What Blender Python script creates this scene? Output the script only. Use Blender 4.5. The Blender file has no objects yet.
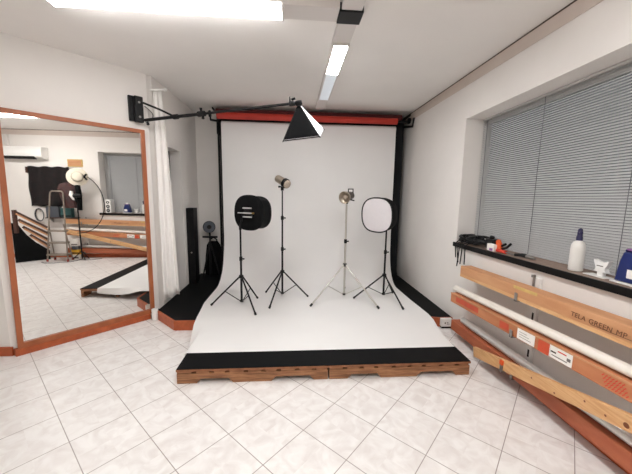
import bpy, bmesh, math, random
from mathutils import Vector as V, Matrix
random.seed(7)
sc = bpy.context.scene
col = sc.collection
R = math.radians

# ------------------------------------------------------------------ materials
def nt(name):
    m = bpy.data.materials.new(name); m.use_nodes = True
    t = m.node_tree; b = t.nodes['Principled BSDF']
    return m, t, b
def lin(c):
    return tuple(((x/255+.055)/1.055)**2.4 if x/255 > .04045 else x/255/12.92 for x in c) + (1,)
def mat(name, c, rough=.6, metal=0, noise=0, scale=12, bump=0, stretch=(1,1,1), spec=.5, c2=None, trans=0, alpha=1):
    m, t, b = nt(name)
    b.inputs['Roughness'].default_value = rough
    b.inputs['Metallic'].default_value = metal
    b.inputs['Specular IOR Level'].default_value = spec
    if trans: b.inputs['Transmission Weight'].default_value = trans
    c = lin(c); c2 = lin(c2) if c2 else tuple(x*(1-noise) for x in c[:3])+(1,)
    tc = t.nodes.new('ShaderNodeTexCoord'); mp = t.nodes.new('ShaderNodeMapping')
    mp.inputs['Scale'].default_value = stretch
    n = t.nodes.new('ShaderNodeTexNoise'); n.inputs['Scale'].default_value = scale; n.inputs['Detail'].default_value = 5
    t.links.new(tc.outputs['Object'], mp.inputs['Vector']); t.links.new(mp.outputs['Vector'], n.inputs['Vector'])
    r = t.nodes.new('ShaderNodeValToRGB')
    r.color_ramp.elements[0].position = .35; r.color_ramp.elements[1].position = .68
    r.color_ramp.elements[0].color = c2; r.color_ramp.elements[1].color = c
    t.links.new(n.outputs['Fac'], r.inputs['Fac']); t.links.new(r.outputs['Color'], b.inputs['Base Color'])
    if bump:
        bp = t.nodes.new('ShaderNodeBump'); bp.inputs['Strength'].default_value = bump; bp.inputs['Distance'].default_value = .004
        t.links.new(n.outputs['Fac'], bp.inputs['Height']); t.links.new(bp.outputs['Normal'], b.inputs['Normal'])
    return m
def emit(name, c, s):
    m, t, b = nt(name)
    b.inputs['Base Color'].default_value = (.8,.8,.8,1)
    b.inputs['Emission Color'].default_value = c; b.inputs['Emission Strength'].default_value = s
    return m

M = {}
M['wall'] = mat('wall_paint', (236,231,226), .85, noise=.03, scale=3, bump=.03)
M['ceil'] = mat('ceiling_paint', (246,242,238), .9, noise=.03, scale=2)
M['terra'] = mat('terracotta_wood', (184,92,52), .42, noise=.22, scale=9, stretch=(2,2,2), spec=.4)
M['frame'] = mat('mirror_frame_wood', (174,98,58), .45, noise=.28, scale=10, stretch=(1,1,.4))
M['black'] = mat('black_plastic', (17,17,19), .45, noise=.2, spec=.3)
M['blackfab'] = mat('black_fabric', (9,10,12), .85, noise=.3, scale=40, bump=.15, spec=.2)
M['blackpaper'] = mat('black_paper', (19,21,24), .75, noise=.2, scale=5, spec=.3)
M['blackmat'] = mat('black_vinyl', (7,8,10), .6, noise=.25, scale=6, spec=.15)
M['paper'] = mat('white_paper', (236,234,232), .8, noise=.02, scale=2, spec=.2)
M['pallet'] = mat('pallet_wood', (176,126,88), .75, c2=(124,82,54), scale=7, stretch=(1,6,12), bump=.3)
M['edge'] = mat('plywood_edge', (160,104,70), .7, noise=.3, scale=20)
M['red'] = mat('red_paper', (192,50,34), .6, noise=.15, scale=6)
M['darkred'] = mat('dark_red_paper', (92,22,24), .7, noise=.2, scale=6)
M['silver'] = mat('brushed_silver', (206,202,194), .3, metal=.85, noise=.1)
M['alu'] = mat('aluminium', (222,220,216), .28, metal=.7, noise=.08)
M['chrome'] = mat('chrome', (228,228,228), .3, metal=.6)
M['brass'] = mat('brass', (196,160,96), .3, metal=.9)
M['champ'] = mat('lamp_body_silver', (188,176,160), .34, metal=.8, noise=.08)
M['lampglass'] = mat('lamp_glass', (186,170,152), .2, noise=.35, scale=60, spec=.8)
M['diff'] = mat('softbox_diffuser', (226,220,222), .9, noise=.03, scale=30)
M['softwhite'] = mat('softbox_white', (240,240,240), .7, noise=.02)
M['curtain'] = mat('curtain_cloth', (238,234,230), .9, noise=.03, scale=30, bump=.05)
M['card'] = mat('cardboard', (208,156,114), .75, c2=(192,136,94), scale=5, stretch=(3,.6,3))
M['card2'] = mat('red_brown_cardboard', (200,134,92), .7, c2=(184,112,74), scale=5, stretch=(3,.6,3))
M['card3'] = mat('brown_cardboard', (180,102,68), .6, c2=(164,86,56), scale=5, stretch=(3,.6,3))
M['pine'] = mat('pine_plank', (224,180,130), .6, c2=(206,154,104), scale=6, stretch=(8,1,14))
M['knot'] = mat('pine_knot', (122,66,36), .6)
M['roll'] = mat('white_roll', (240,234,224), .6, noise=.03)
M['tape'] = mat('red_tape', (206,82,50), .5, noise=.15)
M['label'] = mat('paper_label', (242,238,232), .7)
M['pen'] = mat('brown_pen', (104,64,40), .8)
M['ink'] = mat('dark_ink', (58,36,26), .8)
M['redink'] = mat('red_ink', (206,62,44), .8)
M['greyink'] = mat('grey_ink', (120,112,108), .8)
M['white'] = mat('white_plastic', (238,236,232), .4, noise=.02)
M['offwhite'] = mat('bottle_plastic', (226,222,216), .35, noise=.03)
M['sill'] = mat('sill_stone', (156,134,120), .6, noise=.2, scale=30)
M['sillblack'] = mat('sill_black_edge', (11,10,10), .55, spec=.2)
M['slat'] = mat('blind_slat', (196,195,194), .5, metal=.1, noise=.04)
M['cord'] = mat('blind_cord', (96,96,98), .8)
M['blue'] = mat('blue_plastic', (30,44,104), .35, noise=.1)
M['navy'] = mat('navy_plastic', (38,34,74), .4)
M['purple'] = mat('purple_band', (150,100,160), .5)
M['orange'] = mat('orange_plastic', (226,92,40), .5)
M['steel'] = mat('bracket_steel', (156,152,148), .4, metal=.8)
M['drape'] = mat('dark_drape', (10,9,10), .95, c2=(26,14,14), scale=9, bump=.2)
M['jacket'] = mat('dark_jacket', (62,50,52), .9, c2=(76,44,40), scale=8, bump=.2)
M['darkwood'] = mat('dark_wood', (84,54,44), .5, noise=.3, scale=8)
M['straw'] = mat('white_hat', (236,226,206), .8, noise=.05, scale=40)
M['ladder'] = mat('ladder_metal', (150,138,126), .42, metal=.5, noise=.1)
M['rubber'] = mat('red_rubber', (150,52,44), .7)
M['yellow'] = mat('yellow_print', (214,180,110), .7, noise=.2, scale=20)
M['ybox'] = mat('yellow_box', (226,168,50), .6)
M['teal'] = mat('teal_box', (40,78,78), .6)
M['lampgrey'] = mat('lamp_body_grey', (92,84,78), .45, metal=.3)
M['greybox'] = mat('grey_case', (74,78,86), .6)
M['door'] = mat('dark_door', (40,36,36), .6)
M['winframe'] = mat('window_frame_paint', (205,203,200), .5)
M['tube'] = emit('fluorescent_tube', (1,.995,.99,1), 11.5)
M['tube_near'] = emit('fluorescent_tube_near', (1,.995,.99,1), 35)
M['tube_grazing'] = emit('fluorescent_tube_grazing_look', (.72,.86,1,1), .14)  # weak bluish glow imitating the diffuser seen at a grazing angle
M['tube_dim'] = emit('fluorescent_tube_dim', (.97,.985,1,1), 36)
M['trunk'] = mat('white_trunking', (224,218,214), .5)
M['outside'] = mat('outside_ground', (120,122,120), .9, noise=.2)
def glass():
    m, t, b = nt('window_glass')
    b.inputs['Base Color'].default_value = (.95,.97,.97,1); b.inputs['Roughness'].default_value = .02
    b.inputs['Transmission Weight'].default_value = 1; b.inputs['IOR'].default_value = 1.02
    return m
M['glass'] = glass()
def mirror():
    m, t, b = nt('mirror_silver')
    b.inputs['Base Color'].default_value = (.86,.85,.83,1); b.inputs['Metallic'].default_value = 1; b.inputs['Roughness'].default_value = 0.012
    return m
M['mirror'] = mirror()
def tile():
    m, t, b = nt('floor_tile')
    L = t.links.new; N = t.nodes.new
    g = N('ShaderNodeTexCoord')
    a = .7919; s = .33315; O = (-.866, 1.258)
    sub = N('ShaderNodeVectorMath'); sub.operation = 'SUBTRACT'; sub.inputs[1].default_value = (O[0], O[1], 0); L(g.outputs['Object'], sub.inputs[0])
    def axis(e):
        d = N('ShaderNodeVectorMath'); d.operation = 'DOT_PRODUCT'; d.inputs[1].default_value = (e[0]/s, e[1]/s, 0); L(sub.outputs[0], d.inputs[0])
        ad = N('ShaderNodeMath'); ad.operation = 'ADD'; ad.inputs[1].default_value = 100.5; L(d.outputs['Value'], ad.inputs[0])
        fr = N('ShaderNodeMath'); fr.operation = 'FRACT'; L(ad.outputs[0], fr.inputs[0])
        sb = N('ShaderNodeMath'); sb.operation = 'SUBTRACT'; sb.inputs[1].default_value = .5; L(fr.outputs[0], sb.inputs[0])
        ab = N('ShaderNodeMath'); ab.operation = 'ABSOLUTE'; L(sb.outputs[0], ab.inputs[0])
        fl = N('ShaderNodeMath'); fl.operation = 'FLOOR'; L(ad.outputs[0], fl.inputs[0])
        return ab, fl
    u, fu = axis((math.cos(a), math.sin(a))); v, fv = axis((math.sin(a), -math.cos(a)))
    mn = N('ShaderNodeMath'); mn.operation = 'MINIMUM'; L(u.outputs[0], mn.inputs[0]); L(v.outputs[0], mn.inputs[1])
    rmp = N('ShaderNodeMapRange'); rmp.inputs[1].default_value = .004; rmp.inputs[2].default_value = .010; L(mn.outputs[0], rmp.inputs[0])
    cmb = N('ShaderNodeCombineXYZ'); L(fu.outputs[0], cmb.inputs[0]); L(fv.outputs[0], cmb.inputs[1])
    wn = N('ShaderNodeTexWhiteNoise'); L(cmb.outputs[0], wn.inputs['Vector'])
    off = N('ShaderNodeVectorMath'); off.operation = 'MULTIPLY_ADD'; off.inputs[1].default_value = (9,9,9); L(wn.outputs['Color'], off.inputs[0]); L(g.outputs['Object'], off.inputs[2])
    n = N('ShaderNodeTexNoise'); n.inputs['Scale'].default_value = 9; n.inputs['Detail'].default_value = 7; n.inputs['Distortion'].default_value = 1.2; L(off.outputs[0], n.inputs['Vector'])
    cr = N('ShaderNodeValToRGB'); cr.color_ramp.elements[0].position = .3; cr.color_ramp.elements[1].position = .62
    cr.color_ramp.elements[0].color = lin((222,216,212)); cr.color_ramp.elements[1].color = lin((238,235,232)); L(n.outputs['Fac'], cr.inputs['Fac'])
    mx = N('ShaderNodeMix'); mx.data_type = 'RGBA'; L(rmp.outputs[0], mx.inputs['Factor']); mx.inputs['A'].default_value = lin((158,146,140)); L(cr.outputs['Color'], mx.inputs['B'])
    L(mx.outputs['Result'], b.inputs['Base Color'])
    b.inputs['Roughness'].default_value = .32; b.inputs['Specular IOR Level'].default_value = .4
    bp = N('ShaderNodeBump'); bp.inputs['Strength'].default_value = .3; bp.inputs['Distance'].default_value = .002; L(rmp.outputs[0], bp.inputs['Height']); L(bp.outputs['Normal'], b.inputs['Normal'])
    return m
M['tile'] = tile()

# ------------------------------------------------------------------ mesh helpers
class MB:
    def __init__(s): s.b = bmesh.new()
    def box(s, lo, hi, mtx=None):
        vs = [s.b.verts.new((x,y,z)) for z in (lo[2],hi[2]) for y in (lo[1],hi[1]) for x in (lo[0],hi[0])]
        for f in ((0,2,3,1),(4,5,7,6),(0,1,5,4),(2,6,7,3),(0,4,6,2),(1,3,7,5)): s.b.faces.new([vs[i] for i in f])
        if mtx:
            for v in vs: v.co = mtx @ v.co
        return s
    def beam(s, p, q, w, h, up=(0,0,1)):           # box from p to q, w across, h along up
        p, q = V(p), V(q); d = (q-p).normalized(); sd = d.cross(V(up)).normalized(); u = sd.cross(d)
        r = []
        for c in (p, q):
            r.append([s.b.verts.new(c + sd*a*w/2 + u*b*h/2) for a, b in ((-1,-1),(1,-1),(1,1),(-1,1))])
        s.b.faces.new(r[0][::-1]); s.b.faces.new(r[1])
        for i in range(4): s.b.faces.new([r[0][i], r[0][(i+1)%4], r[1][(i+1)%4], r[1][i]])
        return s
    def tube(s, pts, r, seg=10, closed=False, caps=True):
        pts = [V(p) for p in pts]; n = len(pts); rs = r if isinstance(r, (list,tuple)) else [r]*n
        rings = []; ref = None
        for i in range(n):
            if closed: d = pts[(i+1)%n]-pts[i-1]
            else: d = pts[min(i+1,n-1)]-pts[max(i-1,0)]
            d.normalize()
            if ref is None: ref = d.orthogonal().normalized()
            ref = (ref - d*ref.dot(d)).normalized(); o = d.cross(ref)
            rings.append([s.b.verts.new(pts[i] + (ref*math.cos(k*2*math.pi/seg)+o*math.sin(k*2*math.pi/seg))*rs[i]) for k in range(seg)])
        for i in range(n if closed else n-1):
            a, b = rings[i], rings[(i+1)%n]
            for k in range(seg): s.b.faces.new([a[k], a[(k+1)%seg], b[(k+1)%seg], b[k]])
        if caps and not closed: s.b.faces.new(rings[0][::-1]); s.b.faces.new(rings[-1])
        return s
    def lathe(s, prof, p, axis=(0,0,1), seg=24):   # prof: (radius, distance along axis)
        p = V(p); d = V(axis).normalized(); a = d.orthogonal().normalized(); o = d.cross(a)
        rings = []
        for r, h in prof:
            if r < 1e-6: rings.append([s.b.verts.new(p+d*h)])
            else: rings.append([s.b.verts.new(p+d*h+(a*math.cos(k*2*math.pi/seg)+o*math.sin(k*2*math.pi/seg))*r) for k in range(seg)])
        for A, B in zip(rings, rings[1:]):
            for k in range(seg):
                k2 = (k+1)%seg
                if len(A) == 1 and len(B) == 1: continue
                if len(A) == 1: s.b.faces.new([A[0], B[k2], B[k]])
                elif len(B) == 1: s.b.faces.new([A[k], A[k2], B[0]])
                else: s.b.faces.new([A[k], A[k2], B[k2], B[k]])
        if len(rings[0]) > 1: s.b.faces.new(rings[0][::-1])
        if len(rings[-1]) > 1: s.b.faces.new(rings[-1])
        return s
    def prism(s, poly, d):                          # polygon of 3D points extruded by vector d
        d = V(d); a = [s.b.verts.new(p) for p in poly]; b = [s.b.verts.new(V(p)+d) for p in poly]; n = len(a)
        s.b.faces.new(a[::-1]); s.b.faces.new(b)
        for i in range(n): s.b.faces.new([a[i], a[(i+1)%n], b[(i+1)%n], b[i]])
        return s
    def grid(s, rows):
        g = [[s.b.verts.new(p) for p in r] for r in rows]
        for a, b in zip(g, g[1:]):
            for i in range(len(a)-1): s.b.faces.new([a[i], a[i+1], b[i+1], b[i]])
        return s
    def loft(s, rings, cap=True):
        g = [[s.b.verts.new(p) for p in r] for r in rings]; n = len(g[0])
        for a, b in zip(g, g[1:]):
            for i in range(n): s.b.faces.new([a[i], a[(i+1)%n], b[(i+1)%n], b[i]])
        if cap: s.b.faces.new(g[0][::-1]); s.b.faces.new(g[-1])
        return s

def base_of(p):
    l = V((0,0,0))
    while p: l = l + p.location; p = p.parent
    return l
def obj(name, mb, m, parent=None, at=None, bevel=0, solid=0, subdiv=0):
    me = bpy.data.meshes.new(name)
    bmesh.ops.recalc_face_normals(mb.b, faces=mb.b.faces)
    mb.b.to_mesh(me); mb.b.free()
    o = bpy.data.objects.new(name, me); col.objects.link(o)
    off = base_of(parent) if parent else V((0,0,0))
    if at is not None: o.location = V(at)-off; off = V(at)
    me.transform(Matrix.Translation(-off))
    if parent: o.parent = parent
    me.materials.append(M[m])
    for p in me.polygons: p.use_smooth = True
    me.set_sharp_from_angle(angle=R(38))
    if solid:
        md = o.modifiers.new('thick','SOLIDIFY'); md.thickness = solid; md.offset = 0
    if bevel:
        md = o.modifiers.new('bev','BEVEL'); md.width = bevel; md.segments = 2; md.limit_method = 'ANGLE'; md.angle_limit = R(40)
    if subdiv:
        md = o.modifiers.new('sub','SUBSURF'); md.levels = subdiv; md.render_levels = subdiv
    return o
def tag(o, label, cat, group=None):
    o['label'] = label; o['category'] = cat
    if group: o['group'] = group
    return o
def thing(name, label, cat, loc, group=None):
    o = bpy.data.objects.new(name, None); col.objects.link(o); o.location = loc
    o.empty_display_size = .05
    return tag(o, label, cat, group)
def struct(name, mb, m, parent=None, **k):
    o = obj(name, mb, m, parent, **k)
    if not parent: o['kind'] = 'structure'
    return o
def lerp(a, b, t): return V(a)*(1-t)+V(b)*t

# ------------------------------------------------------------------ room
XR, CE = 1.86, 2.80                       # window wall, ceiling
YB, XL = 5.25, -1.60                      # end wall, wall with the doorway
n = V((.70711,-.70711,0)); t = V((.70711,.70711,0)); P0 = V((-1.678,3.603,0))   # mirror plane
def mp(s_, z, o=0): return P0 + t*s_ + n*o + V((0,0,z))
YN, XF = -2.7, -4.0                       # walls behind the photographer
struct('floor', MB().box((XF-.2,YN-.2,-.1),(XR+.25,YB+.2,0)), 'tile')
struct('ceiling', MB().box((XF-.2,YN-.2,CE),(XR+.25,YB+.2,CE+.1)), 'ceil')
WY0, WY1, WZ0, WZ1 = .985, 3.245, .945, 2.335
w = MB()
w.box((XR,YN-.2,0),(XR+.25,WY0,CE)).box((XR,WY1,0),(XR+.25,YB+.2,CE)).box((XR,WY0,0),(XR+.25,WY1,WZ0)).box((XR,WY0,WZ1),(XR+.25,WY1,CE))
struct('wall_right', w, 'wall')
M['shade_band'] = mat('wall_band_shade', (212,198,188), .85, noise=.03)  # slight shade below the ceiling, painted as a darker wall band
M['shadow_gap'] = mat('shadow_gap_dark', (84,70,62), .9)
struct('trim_shade_band', MB().box((XR-.006,YN,CE-.115),(XR-.0005,YB,CE-.011)), 'shade_band')
struct('trim_shadow_gap', MB().box((XR-.009,YN,CE-.0105),(XR-.0005,YB,CE-.0005)), 'shadow_gap')  # thin dark strip standing in for the shadow line at the ceiling
struct('wall_back', MB().box((XF,YB,0),(XR,YB+.2,CE)), 'wall')
DY0, DY1, DZ = 3.80, 4.52, 2.08
wl = MB().box((XL-.2,3.725,0),(XL,DY0,CE)).box((XL-.2,DY1,0),(XL,YB,CE)).box((XL-.2,DY0,DZ),(XL,DY1,CE))
struct('wall_left', wl, 'wall')
d1 = struct('door_1', MB().box((XL-.19,DY0,.115),(XL-.15,DY1,DZ)), 'door')
obj('door_handle', MB().tube([(XL-.15,4.42,1.05),(XL-.11,4.42,1.05),(XL-.11,4.32,1.05)], .008), 'steel', d1)
# diagonal wall behind the mirror, then the wall facing the camera
A, B = mp(.085,0,-.03), mp(-1.215,0,-.03)
struct('wall_diagonal', MB().prism([A, B, B-n*.12, A-n*.12], (0,0,CE)), 'wall')
struct('wall_front_left', MB().box((XF,2.775,0),(B.x+.01,2.95,CE)), 'wall')
struct('wall_far_left', MB().box((XF-.2,YN,0),(XF,YB,CE)), 'wall')
struct('wall_behind', MB().box((XF,YN-.2,0),(XR,YN,CE)), 'wall')
struct('baseboard_left', MB().box((XF,2.757,0),(B.x+.015,2.775,.085)), 'terra', bevel=.003)
struct('baseboard_right', MB().box((XR-.015,YN,0),(XR,3.235,.085)), 'terra', bevel=.003)
struct('baseboard_diagonal', MB().prism([mp(-.03,0,-.03), mp(-1.20,0,-.03), mp(-1.19,0,.028), mp(-.04,0,.028)], (0,0,.062)), 'terra', bevel=.003)
# raised black floor at the end of the room with its terracotta edge
ST = .108; SY = 3.245
poly = [(XL,YB,0),(XL,3.60,0),(-1.635,3.605,0),(-1.285,SY,0),(1.60,SY,0),(1.72,3.215,0),(XR-.001,3.215,0),(XR-.001,YB,0)]
stp = struct('floor_step', MB().prism(poly, (0,0,ST)), 'blackmat')
rs = MB()
rp = [(-1.66,3.605),(-1.29,SY-.012),(1.60,SY-.012),(1.72,3.203),(XR-.001,3.203)]
for a, b in zip(rp, rp[1:]):
    rs.beam((a[0],a[1],ST/2),(b[0],b[1],ST/2), .02, ST)
struct('trim_step_edge', rs, 'terra')

# window: frame, glass, sill, blind
wf = MB()
fx0, fx1 = XR+.225, XR+.26
for y in (WY0, WY1-.06): wf.box((fx0,y,WZ0),(fx1,y+.06,WZ1))
wf.box((fx0,WY0,WZ0),(fx1,WY1,WZ0+.07)).box((fx0,WY0,WZ1-.06),(fx1,WY1,WZ1))
w1 = struct('window_1', wf, 'winframe')
obj('window_pane', MB().box((XR+.24,WY0+.06,WZ0+.07),(XR+.245,WY1-.06,WZ1-.06)), 'glass', w1)
SZ = .992
sl = struct('window_sill', MB().box((XR-.014,WY0-.05,WZ0),(XR+.222,WY1-.005,SZ)), 'sill')
sl['kind'] = 'structure'
obj('sill_edge', MB().box((XR-.034,WY0-.05,WZ0),(XR-.0135,WY1+.015,SZ+.001)), 'sillblack', sl, bevel=.003)
obj('back_strip', MB().box((XR+.213,WY0,SZ),(XR+.222,WY1-.005,SZ+.022)), 'sillblack', sl)
BX = XR+.198
bl = thing('venetian_blind', 'grey venetian blind closed over the long window above the sill', 'blind', (BX,2.1,WZ0))
obj('headrail', MB().box((BX-.014,WY0+.01,WZ1-.022),(BX+.014,WY1-.012,WZ1-.004)), 'winframe', bl)
sb = MB(); pit = .0188; z = WZ1-.034; a = R(45)
while z > SZ+.03:
    dx, dz = .0106*math.cos(a), .0106*math.sin(a)
    sb.grid([[(BX-dx, y, z-dz) for y in (WY0+.012, WY1-.012)], [(BX-.0016, y, z+.0012) for y in (WY0+.012, WY1-.012)], [(BX+dx, y, z+dz) for y in (WY0+.012, WY1-.012)]])
    z -= pit
obj('slats', sb, 'slat', bl)
obj('bottom_rail', MB().box((BX-.012,WY0+.012,SZ+.004),(BX+.012,WY1-.012,SZ+.018)), 'slat', bl)
for y in (3.15, 2.42, 1.70, 1.12):
    obj('ladder_cord', MB().tube([(BX-.015,y,WZ1-.03),(BX-.015,y,SZ+.012)], .0022, 6), 'cord', bl)
struct('ground_outside', MB().box((2.3,-8,-.3),(14,12,-.12)), 'outside')

SL = .014
def climb(o):
    for c in [o]+list(o.children):
        if c.type != 'MESH': continue
        b0 = base_of(c)
        for v in c.data.vertices:
            yw, zw = v.co.y+b0.y, v.co.z+b0.z
            if WY0-.1 < yw < WY1+.1 and WZ0-.02 < zw < WZ1+.02: v.co.z += SL*(WY1-yw)
for o_ in (bpy.data.objects['wall_right'], w1, sl, bl): climb(o_)
def zsill(y): return SZ+.0015+SL*(WY1-y)

# ------------------------------------------------------------------ ceiling lighting track
def ceiling_lamp(label, lo, hi, along, power):
    cx, cy = (lo[0]+hi[0])/2, (lo[1]+hi[1])/2
    o = thing('ceiling_lamp', label, 'ceiling lamp', (cx,cy,CE-.055), 'fluorescent ceiling lamps')
    obj('housing', MB().box((lo[0],lo[1],CE-.037),(hi[0],hi[1],CE-.001)), 'trunk', o)
    e = .014
    ym = hi[1]-e if power != 'tube_dim' else lo[1]+.62
    obj('diffuser', MB().box((lo[0]+e,lo[1]+e,CE-.066),(hi[0]-e,ym,CE-.0385)), power, o)
    if power == 'tube_dim': obj('diffuser', MB().box((lo[0]+e,ym+.004,CE-.066),(hi[0]-e,hi[1]-e,CE-.0385)), 'tube_grazing', o)
    if power == 'tube_dim':                     # sides added to block spill; far half tinted dim for its grazing look
        for x0_ in (lo[0], hi[0]-.0125): obj('spill_shield', MB().box((x0_,lo[1]+.014,CE-.07),(x0_+.0125,hi[1]-.014,CE-.0378)), 'trunk', o)  # side walls added to keep this lamp's glow off the ceiling
    for k in (0,1):
        if along == 'x': x = (lo[0], hi[0]-.013)[k]; c = ((x,lo[1],CE-.07),(x+.0135,hi[1],CE-.0375))
        else: y = (lo[1], hi[1]-.013)[k]; c = ((lo[0],y,CE-.07),(hi[0],y+.0135,CE-.0375))
        obj('end_cap', MB().box(*c), 'trunk', o)
    return o
ceiling_lamp('long bright fluorescent lamp crossing the ceiling towards the mirror', (-1.62,2.20,0), (-.07,2.365,0), 'x', 'tube')
ceiling_lamp('fluorescent lamp running lengthwise towards the backdrop', (.325,2.66,0), (.465,4.14,0), 'y', 'tube_dim')
ceiling_lamp('fluorescent lamp over the near floor, seen only in the mirror', (.325,-.45,0), (.465,1.02,0), 'y', 'tube_near')
ceiling_lamp('added fill lamp on the ceiling behind the photographer, never in view', (-2.6,-1.6,0), (-1.1,-1.44,0), 'x', 'tube')  # unseen lamp added as fill light for the room
trk = thing('lighting_track', 'white square trunking on the ceiling carrying the fluorescent lamps', 'trunking', (.4,2.28,CE-.05))
obj('cross_channel', MB().box((-.069,2.20,CE-.05),(.31,2.365,CE-.001)), 'trunk', trk)
obj('channel', MB().box((.325,2.372,CE-.05),(.465,2.659,CE-.001)), 'trunk', trk)
obj('channel', MB().box((.325,4.141,CE-.05),(.465,4.62,CE-.001)), 'trunk', trk)
obj('channel', MB().box((.325,1.021,CE-.05),(.465,2.215,CE-.001)), 'trunk', trk)
obj('junction_box', MB().box((.311,2.216,CE-.06),(.48,2.371,CE-.001)), 'black', trk, bevel=.004)

# ------------------------------------------------------------------ mirror on the diagonal wall
mi = thing('wall_mirror', 'tall wall mirror in a reddish wooden frame on the diagonal wall', 'mirror', mp(-.56,.062))
bl_, br_, tl_, tr_ = (-1.172,.062), (.012,.062), (-1.140,2.185), (.022,2.185)
def mquad(q, o0, o1): return [mp(s_,z_,o0) for s_,z_ in q], n*(o1-o0)
def lin2(a,b,k): return (a[0]+(b[0]-a[0])*k, a[1]+(b[1]-a[1])*k)
fw = .040
ibl, ibr, itl, itr = (-1.172+fw+.002,.112), (.012-fw,.112), (-1.140+fw-.002,2.147), (.022-fw,2.147)
for q in ([bl_,br_,ibr,ibl],[br_,tr_,itr,ibr],[tr_,tl_,itl,itr],[tl_,bl_,ibl,itl]):
    pts, d = mquad(q, -.028, .018)
    obj('frame_rail', MB().prism(pts, d), 'frame', mi)
pts, d = mquad([(ibl[0]-.01,ibl[1]-.01),(ibr[0]+.01,ibr[1]-.01),(itr[0]+.01,itr[1]+.01),(itl[0]-.01,itl[1]+.01)], -.012, .0)
obj('mirror_glass', MB().prism(pts, d), 'mirror', mi)

# small white pot at the mirror's foot
tag(obj('white_pot', MB().lathe([(.034,0),(.036,.004),(.036,.13),(.033,.134),(.029,.134),(.029,.02),(0,.02)], (-1.625,3.528,.0005)), 'white', at=(-1.625,3.528,.0005)),
    'small white cylindrical pot on the floor at the right foot of the mirror', 'pot')

# ------------------------------------------------------------------ curtain beside the mirror
cu = thing('curtain', 'long white curtain hanging beside the mirror in front of the doorway', 'curtain', (-1.5,3.8,.2))
rows = []
for i in range(26):
    k = i/25; z = 2.62-k*(2.62-.25)
    pl_, pr_ = V((-1.575,3.70-.05*k,0)), V((-1.462+.055*k+.012*math.sin(k*5),3.655+.10*k,0))
    nn_ = V((pr_-pl_).cross(V((0,0,1)))).normalized()
    row = []
    for jj in range(61):
        u = jj/60
        q = lerp(pl_,pr_,u)+nn_*((.010+.010*k)*math.sin(u*13+.7*math.sin(3*k))+.008*math.sin(u*7+2*k))
        row.append((q.x, q.y, z+(-.06*(1-u)+.012*math.sin(u*11))*k))
    rows.append(row)
obj('cloth', MB().grid(rows), 'curtain', cu, solid=.003)
obj('curtain_rod', MB().tube([(-1.599,3.685,2.635),(-1.43,3.655,2.635)], .011), 'white', cu)
obj('rod_end', MB().lathe([(.012,0),(.02,.004),(.018,.02),(.004,.026)], (-1.43,3.655,2.635), (1,-.17,0), 14), 'white', cu)

# ------------------------------------------------------------------ pallets and platform panel
PY = 2.264
def pallet(x0, label):
    o = thing('pallet', label, 'pallet', (x0+.6,PY+.49,0), 'wooden pallets under the backdrop')
    for k, y in enumerate((PY, PY+.47, PY+.935)):
        pr = [(0,0),(.15,0),(.185,.038),(.40,.038),(.435,0),(.74,0),(.775,.038),(1.05,.038),(1.085,0),(1.2,0),(1.2,.084),(0,.084)]
        obj('stringer', MB().prism([(x0+a,y,b) for a,b in pr], (0,.04,0)), 'pallet', o)
    x = x0+.001
    for wd in (.11,.10,.085,.11,.10,.085,.11,.10,.085):
        obj('deck_board', MB().box((x,PY+.002,.0842),(min(x+wd,x0+1.199),PY+.975,.103)), 'pallet', o); x += wd+.038
    return o
pallet(-.908, 'left wooden pallet, its end towards the mirror, under the black panel')
pallet(.304, 'right wooden pallet, its end towards the long boxes, under the black panel')
pp = thing('platform_panel', 'wide black topped panel lying across the two wooden pallets', 'panel', (.3,PY+.49,.104))
obj('board', MB().box((-.912,PY-.004,.1035),(1.51,PY+.977,.119)), 'edge', pp)
obj('black_cover', MB().box((-.909,PY-.001,.1192),(1.507,PY+.975,.1255)), 'blackmat', pp)

# ------------------------------------------------------------------ paper backdrop
def interp(tab, y):
    for a, b in zip(tab, tab[1:]):
        if y <= b[0]: k = max(0,(y-a[0])/(b[0]-a[0])); return [a[i]*(1-k)+b[i]*k for i in range(1,len(a))]
    return list(tab[-1][1:])
EDGE = [(2.50,-.905,1.500),(2.757,-.955,1.505),(3.1,-1.02,1.585),(3.27,-1.06,1.60),(3.5,-1.10,1.60),(3.75,-1.12,1.585),(4.3,-1.115,1.575),(9,-1.115,1.575)]
OVER = [(2.50,.065),(2.8,.10),(3.12,.125),(3.3,.15),(3.75,.203),(4.3,.198),(4.65,.17),(4.9,.165)]
prof = []
y = 2.50
while y < 4.29: prof.append((y, .1285 if y < 3.27 else .1195+.009*max(0,1-(y-3.27)/.3)**2)); y += .06
for i in range(15):
    aa = i/14*math.pi/2; prof.append((4.3+.50*math.sin(aa), .1195+.75*(1-math.cos(aa))))
for i in range(1,14): prof.append((4.80, .8695+i/13*1.67))
rows = []; L = len(prof)
for i,(y,z) in enumerate(prof):
    if z < .13: xl, xr = interp(EDGE, y)
    else:
        k = min(1,(z-.12)/.6); xl, xr = -1.115*(1-k)+-1.082*k, 1.575*(1-k)+1.612*k
    row = []
    for j in range(41):
        u = j/40; x = xl+(xr-xl)*u; zz = z
        yy = y
        kk = min(1,max(0,(3.12-y)/.62))           # how far the flap beside the pallet hangs down
        ov = interp(OVER, y)[0]; th = R(76)*kk**.7
        if j <= 4:
            q_ = (4-j)/4*ov; x = -.917-q_*math.cos(th)-.004*min(1,q_*40)*(kk>0); zz = z-q_*math.sin(th)
        else: x = -.917+(xr+.917)*(j-4)/36
        if z > .9: yy += .006*math.sin(x*3+1)
        row.append((x, yy, zz))
    rows.append(row)
bd = thing('paper_backdrop', 'white seamless paper backdrop sweeping from the wall over the platform', 'backdrop', (.25,4.8,.13))
obj('paper_sheet', MB().grid(rows), 'paper', bd)
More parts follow.
